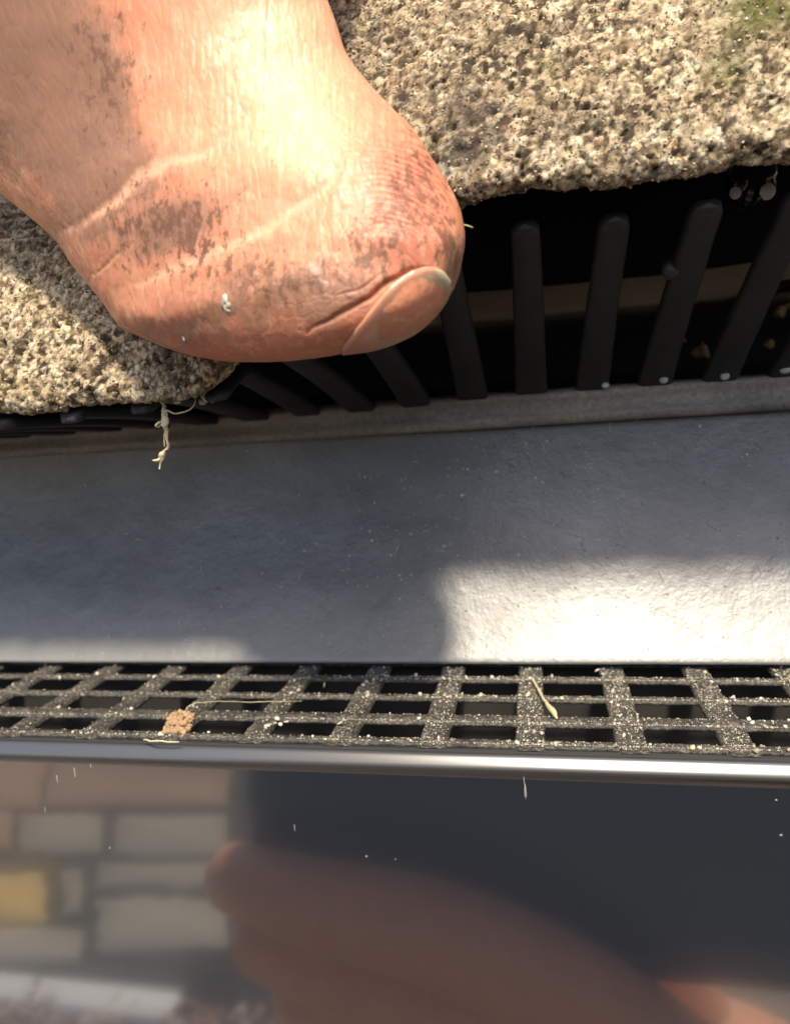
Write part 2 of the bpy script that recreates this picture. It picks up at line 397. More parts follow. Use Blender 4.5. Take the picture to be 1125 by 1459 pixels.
elev = [(-200, 1), (-60, 1.5), (-40, 3), (-31, 7), (-25, 11.5), (-18.5, 12), (-12.5, 15.5), (-6, 24.5), (0, 29.5), (6.3, 29), (12.8, 28.5), (19.2, 28), (26, 28), (200, 28)]
i = 0
for k in range(-27, 25):
    x = .1 + 6.38 * k
    e = math.radians(np.interp(x, [a for a, _ in elev], [b for _, b in elev]))
    L = 27.5 + random.uniform(-.4, .4); n = 26; W = []
    side = random.uniform(-.5, .5)
    ss = np.concatenate([np.linspace(0, .93, 20), np.linspace(.945, 1, 12)])
    V = []
    for s in ss:
        d = s * L
        y = 80.6 - d * math.cos(e) ; z = -.7 + d * math.sin(e) + 1.2 * math.sin(math.pi * s) * .3
        z = min(z, float(under_z(x, y)) - 1.2)
        w = (1.72 - .62 * s)
        q = (L - d)
        r = 1.1
        th = .55
        if q < r:
            fq = math.sqrt(max(1 - ((r - q) / r) ** 2, .0001)); w *= fq; th *= fq ** .6
        cx = x + side * s * s
        ny, nz = -math.sin(e), -math.cos(e)
        c = [(-w, -th * .6), (-w * .8, -th), (w * .8, -th), (w, -th * .6), (w, th * .6), (w * .8, th), (-w * .8, th), (-w, th * .6)]
        for a, b in c:
            # thickness axis is normal to the tooth, width along x
            V.append((cx + a, y - b * math.sin(e) * -1, z + b * math.cos(e)))
    V = np.array(V); Fq = grid_faces(len(ss), 8, True)
    V[:, 0] += .08 * fbm(V, 2, 60 + i, 3)
    if k == 2:                       # the tooth with a moulding lump on its side
        vv, ff = ico(2)
        d = 20.5; cpt = np.array([x - 1.35, 80.6 - d * math.cos(e), -.7 + d * math.sin(e)])
        lump = vv * np.array([.75, .5, .85]) + cpt
        me_f = [list(f) for f in Fq] + [[int(a) + len(V) for a in f] for f in ff]
        Fo = np.empty(len(me_f), object)
        for q, f in enumerate(me_f): Fo[q] = f
        o = mesh_obj('tooth', np.concatenate([V, lump]), Fo, mtooth.m, comb); o['label'] = 'tooth with a small lump on its left edge'
    else:
        mesh_obj('tooth', V, Fq, mtooth.m, comb)
    i += 1

# inside the eaves
bt = extrude_profile('timber_batten', [(104, 10.6), (103.6, 11.0), (103.6, 15.5), (105, 17.5), (132, 18), (132, 10)], XS, mwood.m,
                     disp=lambda V: np.column_stack([V[:, 0] * 0, .5 * fbm(V, 12, 71, 4), .35 * fbm(V, 18, 72, 4)]))
tagp(bt, 'old brown timber batten in the dark gap behind the comb teeth', 'timber')
flap = extrude_profile('shade_flap', [(103.2, 14.6), (102.8, 15.0), (102.9, 22), (104, 34), (104.4, 34), (103.4, 22), (103.3, 15)], XS, mblack.m, disp=lambda V: np.column_stack([V[:, 0] * 0, .4 * fbm(V, 20, 73, 3), .5 * fbm(V, 14, 74, 4)]))  # dark sheet added where the batten fades into shade
tagp(flap, 'black flap added over the top of the timber batten, standing in for shade', 'underlay')
ul = extrude_profile('roof_underlay', [(84.6, -4.5), (84.6, -1.5), (100, -3), (150, 6), (152, 70), (153, 70), (151, 5), (100, -4.5)], XS, mblack.m)
tagp(ul, 'black roofing underlay lining the dark gap behind the comb', 'underlay')
# mortar crumbs on the underlay at right
mc = []
for k in range(16):
    u = 960 + k * 14; mc.append(pix(u + random.uniform(-6, 6), 500 - (u - 960) * .22 + random.uniform(-38, 30), 97 + random.uniform(-2, 4)))
cr = blobs('mortar_crumbs', mc, np.array([[random.uniform(.3, 1.3), random.uniform(.5, 1), random.uniform(.25, .7)] for _ in mc]), mchip.m, sub=2, jitter=.3)
tagp(cr, 'dim lumps of brown mortar behind the rightmost comb teeth', 'mortar', kind='stuff')
ledge = np.array([pix(u, v, 99) for u, v in ((930, 462), (985, 440), (1030, 433), (1080, 420), (1140, 402), (1300, 370))])
Vt, Ft = tube(ledge, [.15, .5, .4, .7, .8, 1.0], 8, sm=60); Vt = Vt + .35 * np.column_stack([fbm(Vt, 1.2, 80 + q, 3) for q in range(3)])
tagp(mesh_obj('mortar_ledge', Vt, Ft, mt.m), 'thin pale broken mortar ridge behind the comb at far right', 'mortar')

# ================================================================== the concrete tile
xd = np.concatenate([np.linspace(-190, -56, 60), np.arange(-55, 28, .135), np.linspace(28.5, 170, 60)])
pts = [(150, 50), (100, 29), (75, 15.), (60, 5.8), (57, 2.2), (54.6, .45), (53.4, .05), (52.6, .0), (52.1, .45), (51.95, 1.3), (52.3, 3), (53.2, 6), (55, 10), (58, 15.5), (63, 23), (72, 35), (92, 58)]
pc = catmull(pts, 2400); seg = np.r_[0, np.cumsum(np.linalg.norm(np.diff(pc, axis=0), axis=1))]
s0 = float(seg[np.argmin(np.abs(pc[:, 1]) + 100 * (pc[:, 0] > 56))]) - 3.; sA = np.concatenate([np.linspace(0, s0, 40), np.arange(s0 + .3, seg[-1] - 34, .135), np.linspace(seg[-1] - 33.5, seg[-1], 30)])
py = np.interp(sA, seg, pc[:, 0]); pz = np.interp(sA, seg, pc[:, 1])
V = np.empty((len(xd), len(sA), 3)); V[..., 0] = xd[:, None]; V[..., 1] = py; 
fade = np.exp(-np.maximum(pz, 0) / 45.)
eb = edge_z(xd) + 0
V[..., 2] = eb[:, None] + pz[None, :]
V = V.reshape(-1, 3); shp = (len(xd), len(sA), 3)
def normals(V, shp):
    G = V.reshape(shp); a = np.gradient(G, axis=0); b = np.gradient(G, axis=1); n = np.cross(a, b)
    n /= np.linalg.norm(n, axis=2, keepdims=True) + 1e-12; return n.reshape(-1, 3)
N = normals(V, shp)
if N[np.argmin(np.abs(V[:, 1] - 52) + np.abs(V[:, 0]))][1] > 0: N = -N
Q = V * np.array([1, 1, 1.15])
big = fbm(V, 7., 101, 4); 
warp = V + .25 * np.column_stack([fbm(V, .9, 111 + q, 2) for q in range(3)])
coarse = sstep(-6, 16, V[:, 0]) * sstep(14, 34, V[:, 2])
d1, d2, idv = worley(warp, .52, 120)
e1, e2, idw = worley(warp * 1.0, 1.1, 140)
cellh = (1 - np.clip(d1 / .75, 0, 1)) ** .7 * (.35 + .65 * idv)
bigh = np.where(idw > .66, (1 - np.clip(e1 / .8, 0, 1)) ** .6, 0)
pitn = np.clip(fbm(V, .55, 150, 3) - .15, 0, 1)
edge_r = np.exp(-((V[:, 2] - edge_z(V[:, 0])) / 2.2) ** 2)
H = .34 * big + .17 * cellh + .13 * bigh - 1.1 * pitn + .15 * fbm(V, .42, 160, 2) + edge_r * (.55 * fbm(V, 3.2, 170, 3) + .25 * fbm(V, 1.0, 171, 2))
V2 = V + N * H[:, None]
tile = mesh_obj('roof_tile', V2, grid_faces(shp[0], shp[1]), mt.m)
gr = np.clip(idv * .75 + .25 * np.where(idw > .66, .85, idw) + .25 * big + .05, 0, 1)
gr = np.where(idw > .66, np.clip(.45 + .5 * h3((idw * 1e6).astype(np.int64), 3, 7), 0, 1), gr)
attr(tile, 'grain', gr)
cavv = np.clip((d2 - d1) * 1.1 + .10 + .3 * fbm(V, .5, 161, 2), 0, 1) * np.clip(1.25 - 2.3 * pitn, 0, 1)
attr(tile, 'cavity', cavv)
U_, V_ = proj(V)
def spot(cu, cv, ru, rv, U=None, Vv=None):
    U = U_ if U is None else U; Vv = V_ if Vv is None else Vv
    return np.exp(-(((U - cu) / ru) ** 2 + ((Vv - cv) / rv) ** 2))
nz = .5 + .5 * fbm(V, 3.5, 180, 4)
stn_shd = np.clip((spot(620, 180, 110, 70) + .7 * spot(560, 60, 110, 90) + .5 * spot(880, 10, 60, 30) + .55 * spot(130, 545, 50, 30) + .5 * spot(40, 320, 60, 60) + .4 * spot(900, 165, 90, 40)) * 1.3 * nz + .45 * sstep(.48, .72, nz), 0, .85)  # dark patches on the tile; the one left of the thumb paints its shadow
attr(tile, 'stain_shadow', stn_shd)
attr(tile, 'moss', np.clip((spot(1080, 20, 60, 40) + .9 * spot(1030, 105, 34, 28) + .5 * spot(780, 90, 25, 25) + .5 * spot(20, 560, 50, 18)) * nz * 1.6, 0, 1))
tagp(tile, 'rough grey and cream weathered concrete roof tile held up at its edge by a thumb', 'roof tile')
# loose grains bedded on the surface (break up the outline)
vis = np.where((U_ > -120) & (U_ < 1240) & (V_ > -80) & (V_ < 640) & (V[:, 1] < 66))[0]
pk = rng.choice(vis, 6000)
rad = rng.uniform(.05, .13, 6000)
gmatl = M('tile_grain', rough=.9)
gmatl.set('color', gmatl.mix(gmatl.ramp(gmatl.noise(.3, 3, .6), [(.35, .7), (.6, 0.)]), gmatl.ramp(gmatl.attr('tint'), [(0, (.07, .06, .05)), (.28, (.24, .18, .11)), (.5, (.48, .38, .24)), (.8, (.70, .57, .38)), (1, (.78, .70, .52))]), (.10, .08, .06)))
go = blobs('grit', V2[pk] + N[pk] * .02, np.column_stack([rad, rad * .9, rad * .8]), gmatl.m, tile, 1); go['kind'] = 'stuff'

# ================================================================== the person: lifting hand
person = empty('person'); tagp(person, 'person pressing a dirty work-worn thumb against the concrete tile edge, phone in other hand', 'person')
SL = [  # left pixel, right pixel, depth Y, half depth
    ((-900, -1100), (500, -1500), 48, 16), ((-700, -560), (470, -1000), 50, 15.5), ((-380, -120), (452, -520), 51.5, 14.5), ((-160, 110), (438, -190), 53, 13),
    ((-60, 205), (448, -50), 53.2, 12),
    ((5, 272), (472, 22), 52.8, 11.3), ((50, 312), (493, 85), 52.2, 11), ((92, 354), (540, 143), 51.6, 10.7), ((128, 402), (588, 194), 51, 10.4),
    ((168, 448), (624, 246), 50.4, 10.1), ((214, 482), (647, 294), 49.8, 9.7), ((265, 500), (656, 338), 49.2, 9.2), ((322, 511), (652, 378), 48.8, 8.5),
    ((380, 513), (641, 414), 48.4, 7.5), ((436, 510), (622, 446), 48.2, 5.9), ((482, 504), (596, 470), 48, 4), ((518, 498), (568, 484), 48, 2), ((540, 493), (549, 490), 48, 0.28)]
rows = np.array([np.concatenate([pix(*a, y), pix(*b, y), [hd]]) for a, b, y, hd in SL])
sparam = catmull(rows, 640)
# denser on the visible stretch
idx = np.concatenate([np.linspace(0, 4, 40), np.linspace(4.02, 16.99, 520)])
def cat_at(P, t):
    k = len(P); Pp = np.vstack([2 * P[0] - P[1], P, 2 * P[-1] - P[-2]])
    t = np.clip(t, 0, k - 1 - 1e-6); i = np.floor(t).astype(int); f = (t - i)[:, None]
    p0, p1, p2, p3 = Pp[i], Pp[i + 1], Pp[i + 2], Pp[i + 3]
    return .5 * (2 * p1 + (p2 - p0) * f + (2 * p0 - 5 * p1 + 4 * p2 - p3) * f ** 2 + (3 * p1 - p0 - 3 * p2 + p3) * f ** 3)
R = cat_at(rows, idx); R[:, 6] *= .92
nth = 620
th = np.concatenate([np.linspace(0, math.pi, 440, endpoint=False), np.linspace(math.pi, 2 * math.pi, 180, endpoint=False)])
C = (R[:, :3] + R[:, 3:6]) / 2; A = (R[:, 3:6] - R[:, :3]) / 2; hd = R[:, 6]
B = -C / np.linalg.norm(C, axis=1)[:, None]                      # towards the viewer
ct = np.cos(th); stt = np.sin(th)
sg = lambda a, p: np.sign(a) * np.abs(a) ** p
fr = np.where(stt > 0, 1.0, .5)
TV = C[:, None, :] + A[:, None, :] * sg(ct, .95)[None, :, None] + B[:, None, :] * (hd[:, None] * sg(stt, .92)[None, :] * fr[None, :])[..., None]
tshp = TV.shape; TV = TV.reshape(-1, 3)
TN = normals(TV, tshp)
ctr = np.repeat(C, nth, axis=0)
if np.mean(np.sum(TN * (TV - ctr), 1)) < 0: TN = -TN
tu, tv = proj(TV); facing = np.sum(TN * TV, 1) < 0
ff = facing.astype(float)
def dist_poly(pl, U, Vv):
    pl = np.asarray(pl, float); best = np.full(len(U), 1e9)
    for a, b in zip(pl[:-1], pl[1:]):
        ab = b - a; tt = np.clip(((U - a[0]) * ab[0] + (Vv - a[1]) * ab[1]) / (ab @ ab), 0, 1)
        best = np.minimum(best, np.hypot(U - a[0] - tt * ab[0], Vv - a[1] - tt * ab[1]))
    return best
wu = tu + 7 * fbm(TV, 1.6, 201, 3) + 12 * fbm(TV, 4, 203, 2); wv_ = tv + 7 * fbm(TV, 1.6, 205, 3) + 14 * fbm(TV, 4, 207, 2)
def crease(pl, w):
    pl = np.asarray(pl, float); d = dist_poly(pl, wu, wv_)
    e = np.minimum(np.hypot(wu - pl[0][0], wv_ - pl[0][1]), np.hypot(wu - pl[-1][0], wv_ - pl[-1][1])) / 70
    e = np.clip(e, .12, 1)
    return np.exp(-(d / (w * (.45 + .55 * e))) ** 2) * e ** .7
c1 = crease([(80, 338), (120, 318), (165, 285), (200, 250), (240, 228), (300, 212), (345, 180)], 12)
c2 = crease([(185, 404), (225, 388), (270, 365), (330, 338), (385, 312), (430, 288), (468, 262), (492, 235)], 11)
c3 = crease([(128, 400), (155, 378), (188, 356)], 5)
fold = crease([(440, 478), (480, 455), (520, 425), (548, 400), (580, 381), (612, 374)], 4.5)
fold2 = crease([(470, 430), (505, 412), (540, 385)], 4) + crease([(545, 335), (575, 362), (592, 375)], 3.5)
cush = np.exp(-(dist_poly([(110, 370), (170, 330), (260, 285), (350, 245), (440, 205)], wu, wv_) / 30) ** 2)
cr_all = ff * np.clip(c1 + c2 + .8 * c3, 0, 1)
# skin ridges between knuckle and nail: a fan of thin curved lines
rr = np.hypot(tu - 500, (tv - 390) * 1.0) + 3.5 * fbm(TV, 1.2, 210, 3); ang = np.degrees(np.arctan2(390 - tv, tu - 500))
ridgem = ff * np.exp(-(((tu - 585) / 52) ** 2 + ((tv - 262) / 62) ** 2))
fanp = tv - .28 * (tu - 560) - .0035 * (tu - 560) ** 2 + 5 * fbm(TV, 2.5, 212, 3)
ridge = ridgem * (sstep(.35, .95, .5 + .5 * np.sin(fanp / 9.0 * 2 * math.pi)))
# pale crackled skin at lower middle
cw1, cw2, _ = worley(TV * np.array([1, 1, 1.4]) + .3 * np.column_stack([fbm(TV, .8, 230 + q, 2) for q in range(3)]), .95, 231)
crk = sstep(.16, .02, cw2 - cw1)
crkm = ff * np.clip(np.exp(-(((tu - 410) / 120) ** 2 + ((tv - 405) / 42) ** 2)) + .7 * np.exp(-(((tu - 470) / 70) ** 2 + ((tv - 455) / 35) ** 2)), 0, 1)
# longitudinal skin lines (run along the thumb)
ln = fbm(np.column_stack([tu / 4.5, tv / 38, tu * 0]), 1., 240, 3)
lnm = ff * np.clip(sstep(330, 60, tv) + .35, 0, 1)
H = .30 * fbm(TV, 7, 220, 3) + .07 * fbm(TV, 1.5, 221, 4) + .02 * np.abs(fbm(TV * np.array([1.5, 1, .7]), .55, 222, 3)) - .13 * cr_all + .12 * cush * ff - .32 * ff * fold - .12 * ff * fold2
H += -.11 * ridge - .022 * crk * crkm + .035 * lnm * ln + .45 * ff * np.exp(-(((tu - 560) / 60) ** 2 + ((tv - 340) / 28) ** 2))
H += .28 * ff * np.exp(-(dist_poly([(180, 455), (260, 440), (340, 420), (430, 400)], wu, wv_) / 24) ** 2)
H *= 1 - .85 * ff * sstep(60, 0, np.hypot(tu - 545, tv - 495))
TV2 = TV + TN * H[:, None]
nv = len(TV2)
# rest of the hand, out of the frame: palm, four curled fingers, wrist and forearm
P0 = C[0]
palm = tube([C[1] * .6 + C[0] * .4, P0, P0 + np.array([-6, -2, 26]), P0 + np.array([-14, -8, 56]), P0 + np.array([-26, -22, 92])], [15, 20, 27, 24, 20], 40, sm=26)
fing = []
for q, (ox, L) in enumerate(((26, 1.0), (12, 1.08), (-4, 1.0), (-20, .8))):
    b = P0 + np.array([ox - 2, 2, 32 + q * 2.])
    fing.append(tube([b, b + np.array([10, 12, 12]) * L, b + np.array([13, 30, 11]) * L, b + np.array([12, 40, 4]) * L, b + np.array([10, 44, -4]) * L], np.array([10.5, 9.2, 8.4, 7.6, 6.6]) * (.86 + .14 * L), 24, sm=26))
arm = tube([P0 + np.array([-20, -18, 82]), P0 + np.array([-50, -70, 150]), P0 + np.array([-90, -170, 240])], [22, 27, 34], 32, sm=16)
HV, HF = merge([(TV2, grid_faces(tshp[0], nth, True)), palm] + fing + [arm])
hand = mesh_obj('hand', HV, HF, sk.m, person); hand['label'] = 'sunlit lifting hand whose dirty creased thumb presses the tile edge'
def pad(a): return np.concatenate([np.clip(a, 0, 1), np.zeros(len(HV) - nv)])
def sp(cu, cv, ru, rv, rot=0):
    du, dv = tu - cu, tv - cv; c, s = math.cos(rot), math.sin(rot)
    return np.exp(-(((du * c + dv * s) / ru) ** 2 + ((-du * s + dv * c) / rv) ** 2))
dirt = ff * np.clip(1.1 * sp(30, 50, 85, 130) + .9 * sp(140, 130, 45, 75) + sp(150, 245, 75, 52) + .75 * sp(245, 325, 70, 34, -.5) + .45 * sp(120, 320, 60, 35) + .45 * sp(390, 400, 130, 30, -.1)
                    + .75 * sp(642, 370, 14, 34) + .08 * sp(560, 255, 60, 60) + .45 * sp(330, 455, 170, 34, -.15) + .35 * sp(480, 440, 60, 30, -.6) + .3 * sp(40, 200, 80, 60), 0, 1)
attr(hand, 'dirt', pad(dirt * (1 - .75 * cr_all)))
attr(hand, 'speck', pad(ff * np.clip(sp(240, 320, 110, 70) + sp(590, 270, 60, 90) + .8 * sp(400, 400, 130, 45) + .8 * sp(640, 350, 22, 50) + .8 * sp(150, 110, 60, 110) + sp(530, 350, 40, 50), 0, 1)))
attr(hand, 'flush', pad(ff * np.clip(.75 * sp(575, 260, 60, 80) + 1.0 * sp(330, 468, 200, 48, -.12) + .45 * sp(250, 350, 70, 35) + .5 * sp(560, 350, 80, 40) + .5 * fold + .25 * (tv > 300) * sp(460, 470, 120, 40, -.4), 0, 1)))
attr(hand, 'pale', pad(ff * np.clip(.9 * sp(400, 110, 100, 130) + .8 * sp(430, 200, 60, 50) + .3 * sp(230, 170, 60, 60), 0, 1)))  # sun highlight painted into the thumb's skin colour
attr(hand, 'crease', pad(np.clip(cr_all + .6 * crk * crkm, 0, 1)))
attr(hand, 'line', pad(np.clip(ridge * 1.0 + ff * fold * .5 + ff * fold2 * .5, 0, 1)))
# thumbnail: a curved plate wrapping round the far lower side of the tip
Aed = catmull([(490, 496), (506, 474), (526, 444), (550, 414), (578, 391), (606, 380), (626, 385), (638, 401)], 60)
Bed = catmull([(487, 503), (504, 501), (530, 497), (562, 487), (592, 472), (615, 452), (631, 432), (641, 411)], 60)
# front surface depth under the plate
fi = np.where(facing)[0]; fu, fv = tu[fi], tv[fi]; fd = np.linalg.norm(TV2[fi], axis=1)
def surf_d(u, v):
    d = (fu - u) ** 2 + (fv - v) ** 2; k = np.argpartition(d, 6)[:6]; return fd[k].mean()
NV = []; ed = []; rm = []
nb = 26
for k in range(60):
    a, b = Aed[k], Bed[k]
    da = surf_d(*a) - .0; body = 48.0 / nrm(pix(545, 480, 44))[1]
    for j in range(nb):
        ph = j / (nb - 1) * math.radians(150)
        w = math.sin(ph) if ph < math.pi / 2 else 1.0 - .18 * (1 - math.sin(ph)) * 2
        dd = da + (body - da) * (1 - math.cos(ph))
        q = a + (b - a) * w
        p = pix(q[0], q[1], 1.); p = p / np.linalg.norm(p)
        NV.append(p * dd); kk = k / 59
        rim_d = min(1 - kk, 1)
        rm.append(kk)
NV = np.array(NV); nu_, nv2 = proj(NV)
nd = dist_poly([(624, 387), (637, 400), (639, 420), (628, 444)], nu_ + 2.5 * fbm(NV, .8, 260, 3), nv2 + 2.5 * fbm(NV, .8, 261, 3))
ed = sstep(16, 5, nd); rm = sstep(5.5, 2, nd)
sb = np.clip(sstep(610, 490, nu_) + sstep(16, 2, dist_poly([tuple(p) for p in Aed[:50]], nu_, nv2)), 0, 1)
nail = mesh_obj('thumbnail', NV, grid_faces(60, nb), nailm.m, hand)
attr(nail, 'edge', ed); attr(nail, 'rim', rm); attr(nail, 'quick', sb)
so = nail.modifiers.new('thickness', 'SOLIDIFY'); so.thickness = .00035; so.offset = 0
nail['label'] = 'pinkish thumbnail with a pale dirty free edge'
# flakes stuck to the thumb
def on_thumb(u, v, off=.0):
    d = surf_d(u, v) - off; p = pix(u, v, 1.); return p / np.linalg.norm(p) * d
fl = [on_thumb(u, v, .05) for u, v in ((322, 426), (318, 433), (327, 434), (324, 440), (262, 482), (320, 422))]
fo = blobs('skin_flake', fl, np.array([[.34, .12, .2], [.28, .12, .16], [.3, .12, .2], [.18, .1, .3], [.10, .08, .2], [.14, .08, .1]]), mdust.m, sub=2, jitter=.12)
tagp(fo, 'small white flake stuck to the lower middle of the thumb', 'flake')
Vh, Fh = tube([on_thumb(648, 318, .0), pix(656, 320, 48), pix(664, 321, 47.8), pix(673, 324, 47.6)], [.05, .05, .045, .02], 6, sm=16)
tagp(mesh_obj('hair', Vh, Fh, mfib.m), 'fine pale hair sticking out beside the thumb tip against the dark gap', 'hair')

# ================================================================== small things on and around
# dangling root
def fibre(name, pixs, radii, label, cat, mat=mfib.m, n=10, bump=.12, sm=60, parent=None):
    P = [pix(*p) for p in pixs]; a, b = tube(P, radii, n, sm=sm)
    a = a + bump * np.column_stack([fbm(a, .55, 300 + q, 3) for q in range(3)])
    o = mesh_obj(name, a, b, mat, parent)
    if label: tagp(o, label, cat)
    return o
rt = fibre('dried_root', [(232, 572, 54), (233, 590, 53.6), (236, 600, 53.5), (236, 615, 53.5), (238, 628, 53.5), (241, 634, 53.5), (236, 642, 53.5), (231, 652, 53.5), (228, 660, 53.5), (227, 668, 53.5)],
           [.14, .2, .30, .16, .13, .17, .15, .22, .07, .04], 'knotted dry pale root dangling from the lower left tile edge over the rail', 'root', bump=.28, n=12)
fibre('root_branch', [(234, 598, 53.5), (229, 602, 53.3), (224, 605, 53.2), (228, 608, 53.4), (235, 603, 53.5)], [.12, .1, .14, .1, .1], None, None, parent=rt, bump=.2)
fibre('root_branch', [(236, 612, 53.5), (234, 624, 53.5), (234, 636, 53.5)], [.1, .07, .05], None, None, parent=rt)
fibre('root_branch', [(231, 652, 53.5), (226, 655, 53.4), (220, 657, 53.3)], [.17, .15, .06], None, None, parent=rt, bump=.2)
fibre('root_branch', [(232, 592, 53.5), (238, 585, 53.6), (248, 589, 53.8), (258, 588, 54), (270, 584, 54.2), (277, 576, 54.4), (279, 566, 54.4)], [.12, .08, .07, .07, .06, .05, .04], None, None, parent=rt, bump=.05)
cl = [pix(u, v, 54.2) for u, v in ((290, 565), (294, 568), (299, 564), (296, 558), (302, 570), (288, 573), (292, 559), (284, 550), (286, 554))]
tagp(blobs('mortar_crumb', cl, rng.uniform(.18, .36, (9, 3)), mdust.m, sub=2), 'cluster of tan crumbs caught on a fibre right of the dangling root', 'crumb')
# tan lump and sticks on the grille
lump = [(255 + random.uniform(-16, 18), 1040 + random.uniform(-20, 17)) for _ in range(95)]
lp = []
for u, v in lump:
    y = 57.2 + (1040 - v) * .11; p = pix(u + (1040 - v) * .3, v, y); lp.append((p[0], y, max(p[2], GZ + .1)))
lo = blobs('debris_clump', lp, rng.uniform(.10, .36, (95, 3)), mchip.m, sub=2, jitter=.3)
tagp(lo, 'crumbly tan clump lying across the near bar of the grille at left', 'debris')
def gp(u, v, off=.15):                       # a point lying on the grille plane
    d = CAM @ np.array([u - CX, -(v - CY), -F]); return d * ((GZ + off) / d[2])
def gfibre(name, pts2, radii, label, cat, **k):
    a, b = tube([gp(*p) for p in pts2], radii, 10, sm=50); a = a + .10 * np.column_stack([fbm(a, .6, 320 + q, 3) for q in range(3)])
    tagp(mesh_obj(name, a, b, mfib.m), label, cat)
gfibre('twig', [(757, 966, .3), (768, 985, .4), (774, 995, .5), (780, 1005, .5), (787, 1013, .5), (792, 1023, .2)], [.1, .14, .13, .2, .26, .12], 'thin pale twig lying over an opening in the middle of the grille', 'twig')
gfibre('plant_fibre', [(262, 1016, .8), (272, 1004, 1.4), (300, 1000, 1.2), (350, 1000, .5), (430, 999, .3)], [.03, .035, .03, .03, .02], 'long thin fibre arching from the tan clump along the grille', 'fibre')
gfibre('plant_fibre', [(205, 1054, .4), (225, 1056, .6), (255, 1057, .5)], [.07, .08, .05], 'short straw fibre under the tan clump on the fascia lip', 'fibre')
# grit on the bars
def on_bars(n, edge_bias=.5):
    out = []; 
    while len(out) < n:
        if random.random() < .55:
            a, b = random.choice(bars[:4]); x = random.uniform(-60, 28); y = random.uniform(a + .1, b - .1)
            if random.random() < edge_bias: y = a + .15 if random.random() < .7 else b - .15
        else:
            k = random.randint(-7, 3); x = bx0 + 8.15 * k + random.uniform(-1.1, 1.1); y = random.uniform(54.6, 72)
        p = np.array([x, y, 0.])
        dens = .35 + .65 * (1 / (1 + math.exp(-(x + 16) / 5)))
        if random.random() < dens: out.append((x, y))
    return np.array(out)
b0 = on_bars(9500, .65)
r0 = rng.gamma(2.2, .022, len(b0)) + .022
r0 = r0 * .72
gz = blobs('grit', np.column_stack([b0, np.full(len(b0), GZ - .01)]), np.column_stack([r0, r0, r0 * .7]), mdust.m, None, 1)
tagp(gz, 'pale sandy grit scattered over the bars of the grille', 'grit', kind='stuff')
b1 = on_bars(120, .6); r1 = rng.uniform(.10, .24, len(b1))
tagp(blobs('larger_grit', np.column_stack([b1, np.full(len(b1), GZ + .06)]), np.column_stack([r1, r1, r1 * .8]), mdust.m, None, 2), 'larger cream and yellowish grains among the grit on the grille bars', 'grit', kind='stuff')
yl = [gp(u, v, .2) for u, v in ((392, 1030), (382, 1034), (400, 1032), (408, 1028), (395, 1024), (484, 1030), (490, 1026), (880, 975), (886, 983), (872, 985), (892, 990), (878, 993), (640, 967), (632, 966), (462, 976), (118, 990), (86, 966), (220, 964), (850, 955), (858, 960))]
tagp(blobs('yellow_grit', yl, rng.uniform(.13, .32, (len(yl), 3)) * np.array([1, .8, .5]), mdust.m, sub=2), 'yellow lichen crumbs dotted on the grille bars', 'grit', kind='stuff')
# dust specks on the curved strip
def on_strip(x, t_): return np.array([x, 71.3 + 9.2 * (1 - (1 - t_) ** 2) - .07, GZ + .9 + 25.6 * t_])
P = []; Rr = []
for _ in range(1100):
    x = random.gauss(-8, 20) if random.random() < .6 else random.uniform(-58, 28); t_ = random.betavariate(1.3, 1.5)
    P.append(on_strip(x, t_)); r = random.gammavariate(1.7, .02) + .02; Rr.append((r * random.uniform(.7, 1.3), r * .5, r * random.uniform(.7, 1.5)))
for u, v, r in tuple((random.uniform(420, 900), random.uniform(650, 930), random.uniform(.08, .17)) for _ in range(70)) + ((658, 706, .28), (657, 712, .2), (572, 826, .2), (569, 820, .2), (527, 757, .22), (1003, 687, .2), (400, 836, .16), (31, 762, .18), (790, 781, .1), (706, 672, .25), (690, 668, .2), (530, 770, .2), (545, 786, .16), (610, 780, .15), (640, 775, .17), (652, 792, .17), (728, 700, .14)):
    d = CAM @ np.array([u - CX, -(v - CY), -F]); best = min(np.linspace(0, 1, 200), key=lambda q: abs(on_strip(0, q)[2] / on_strip(0, q)[1] - d[2] / d[1]))
    s_ = on_strip(0, best); p = d * (s_[1] / d[1]); P.append(p); Rr.append((r * .7, r * .5, r))
tagp(blobs('dust_specks', P, np.array(Rr), mdust.m, None, 1), 'tiny pale dust specks stuck on the curved grey strip', 'dust', kind='stuff')
lint = []
for _ in range(34):
    x = random.uniform(-50, 24); t_ = random.uniform(.06, .9); a = random.uniform(0, 3.14); L = random.uniform(.4, 1.5)
    pp = [on_strip(x + L * math.cos(a) * q, min(max(t_ + L * math.sin(a) * q / 26 + .004 * math.sin(q * 3), 0), 1)) - np.array([0, .06, 0]) for q in (0, .4, .7, 1)]
    lint.append(tube(pp, [.02, .035, .03, .015], 6, sm=8))
lv, lf = merge(lint)
lo_ = mesh_obj('lint', lv, lf, mdust.m); attr(lo_, 'tint', np.full(len(lv), .7))
tagp(lo_, 'short pale hairs of lint stuck on the curved grey strip', 'lint', kind='stuff')
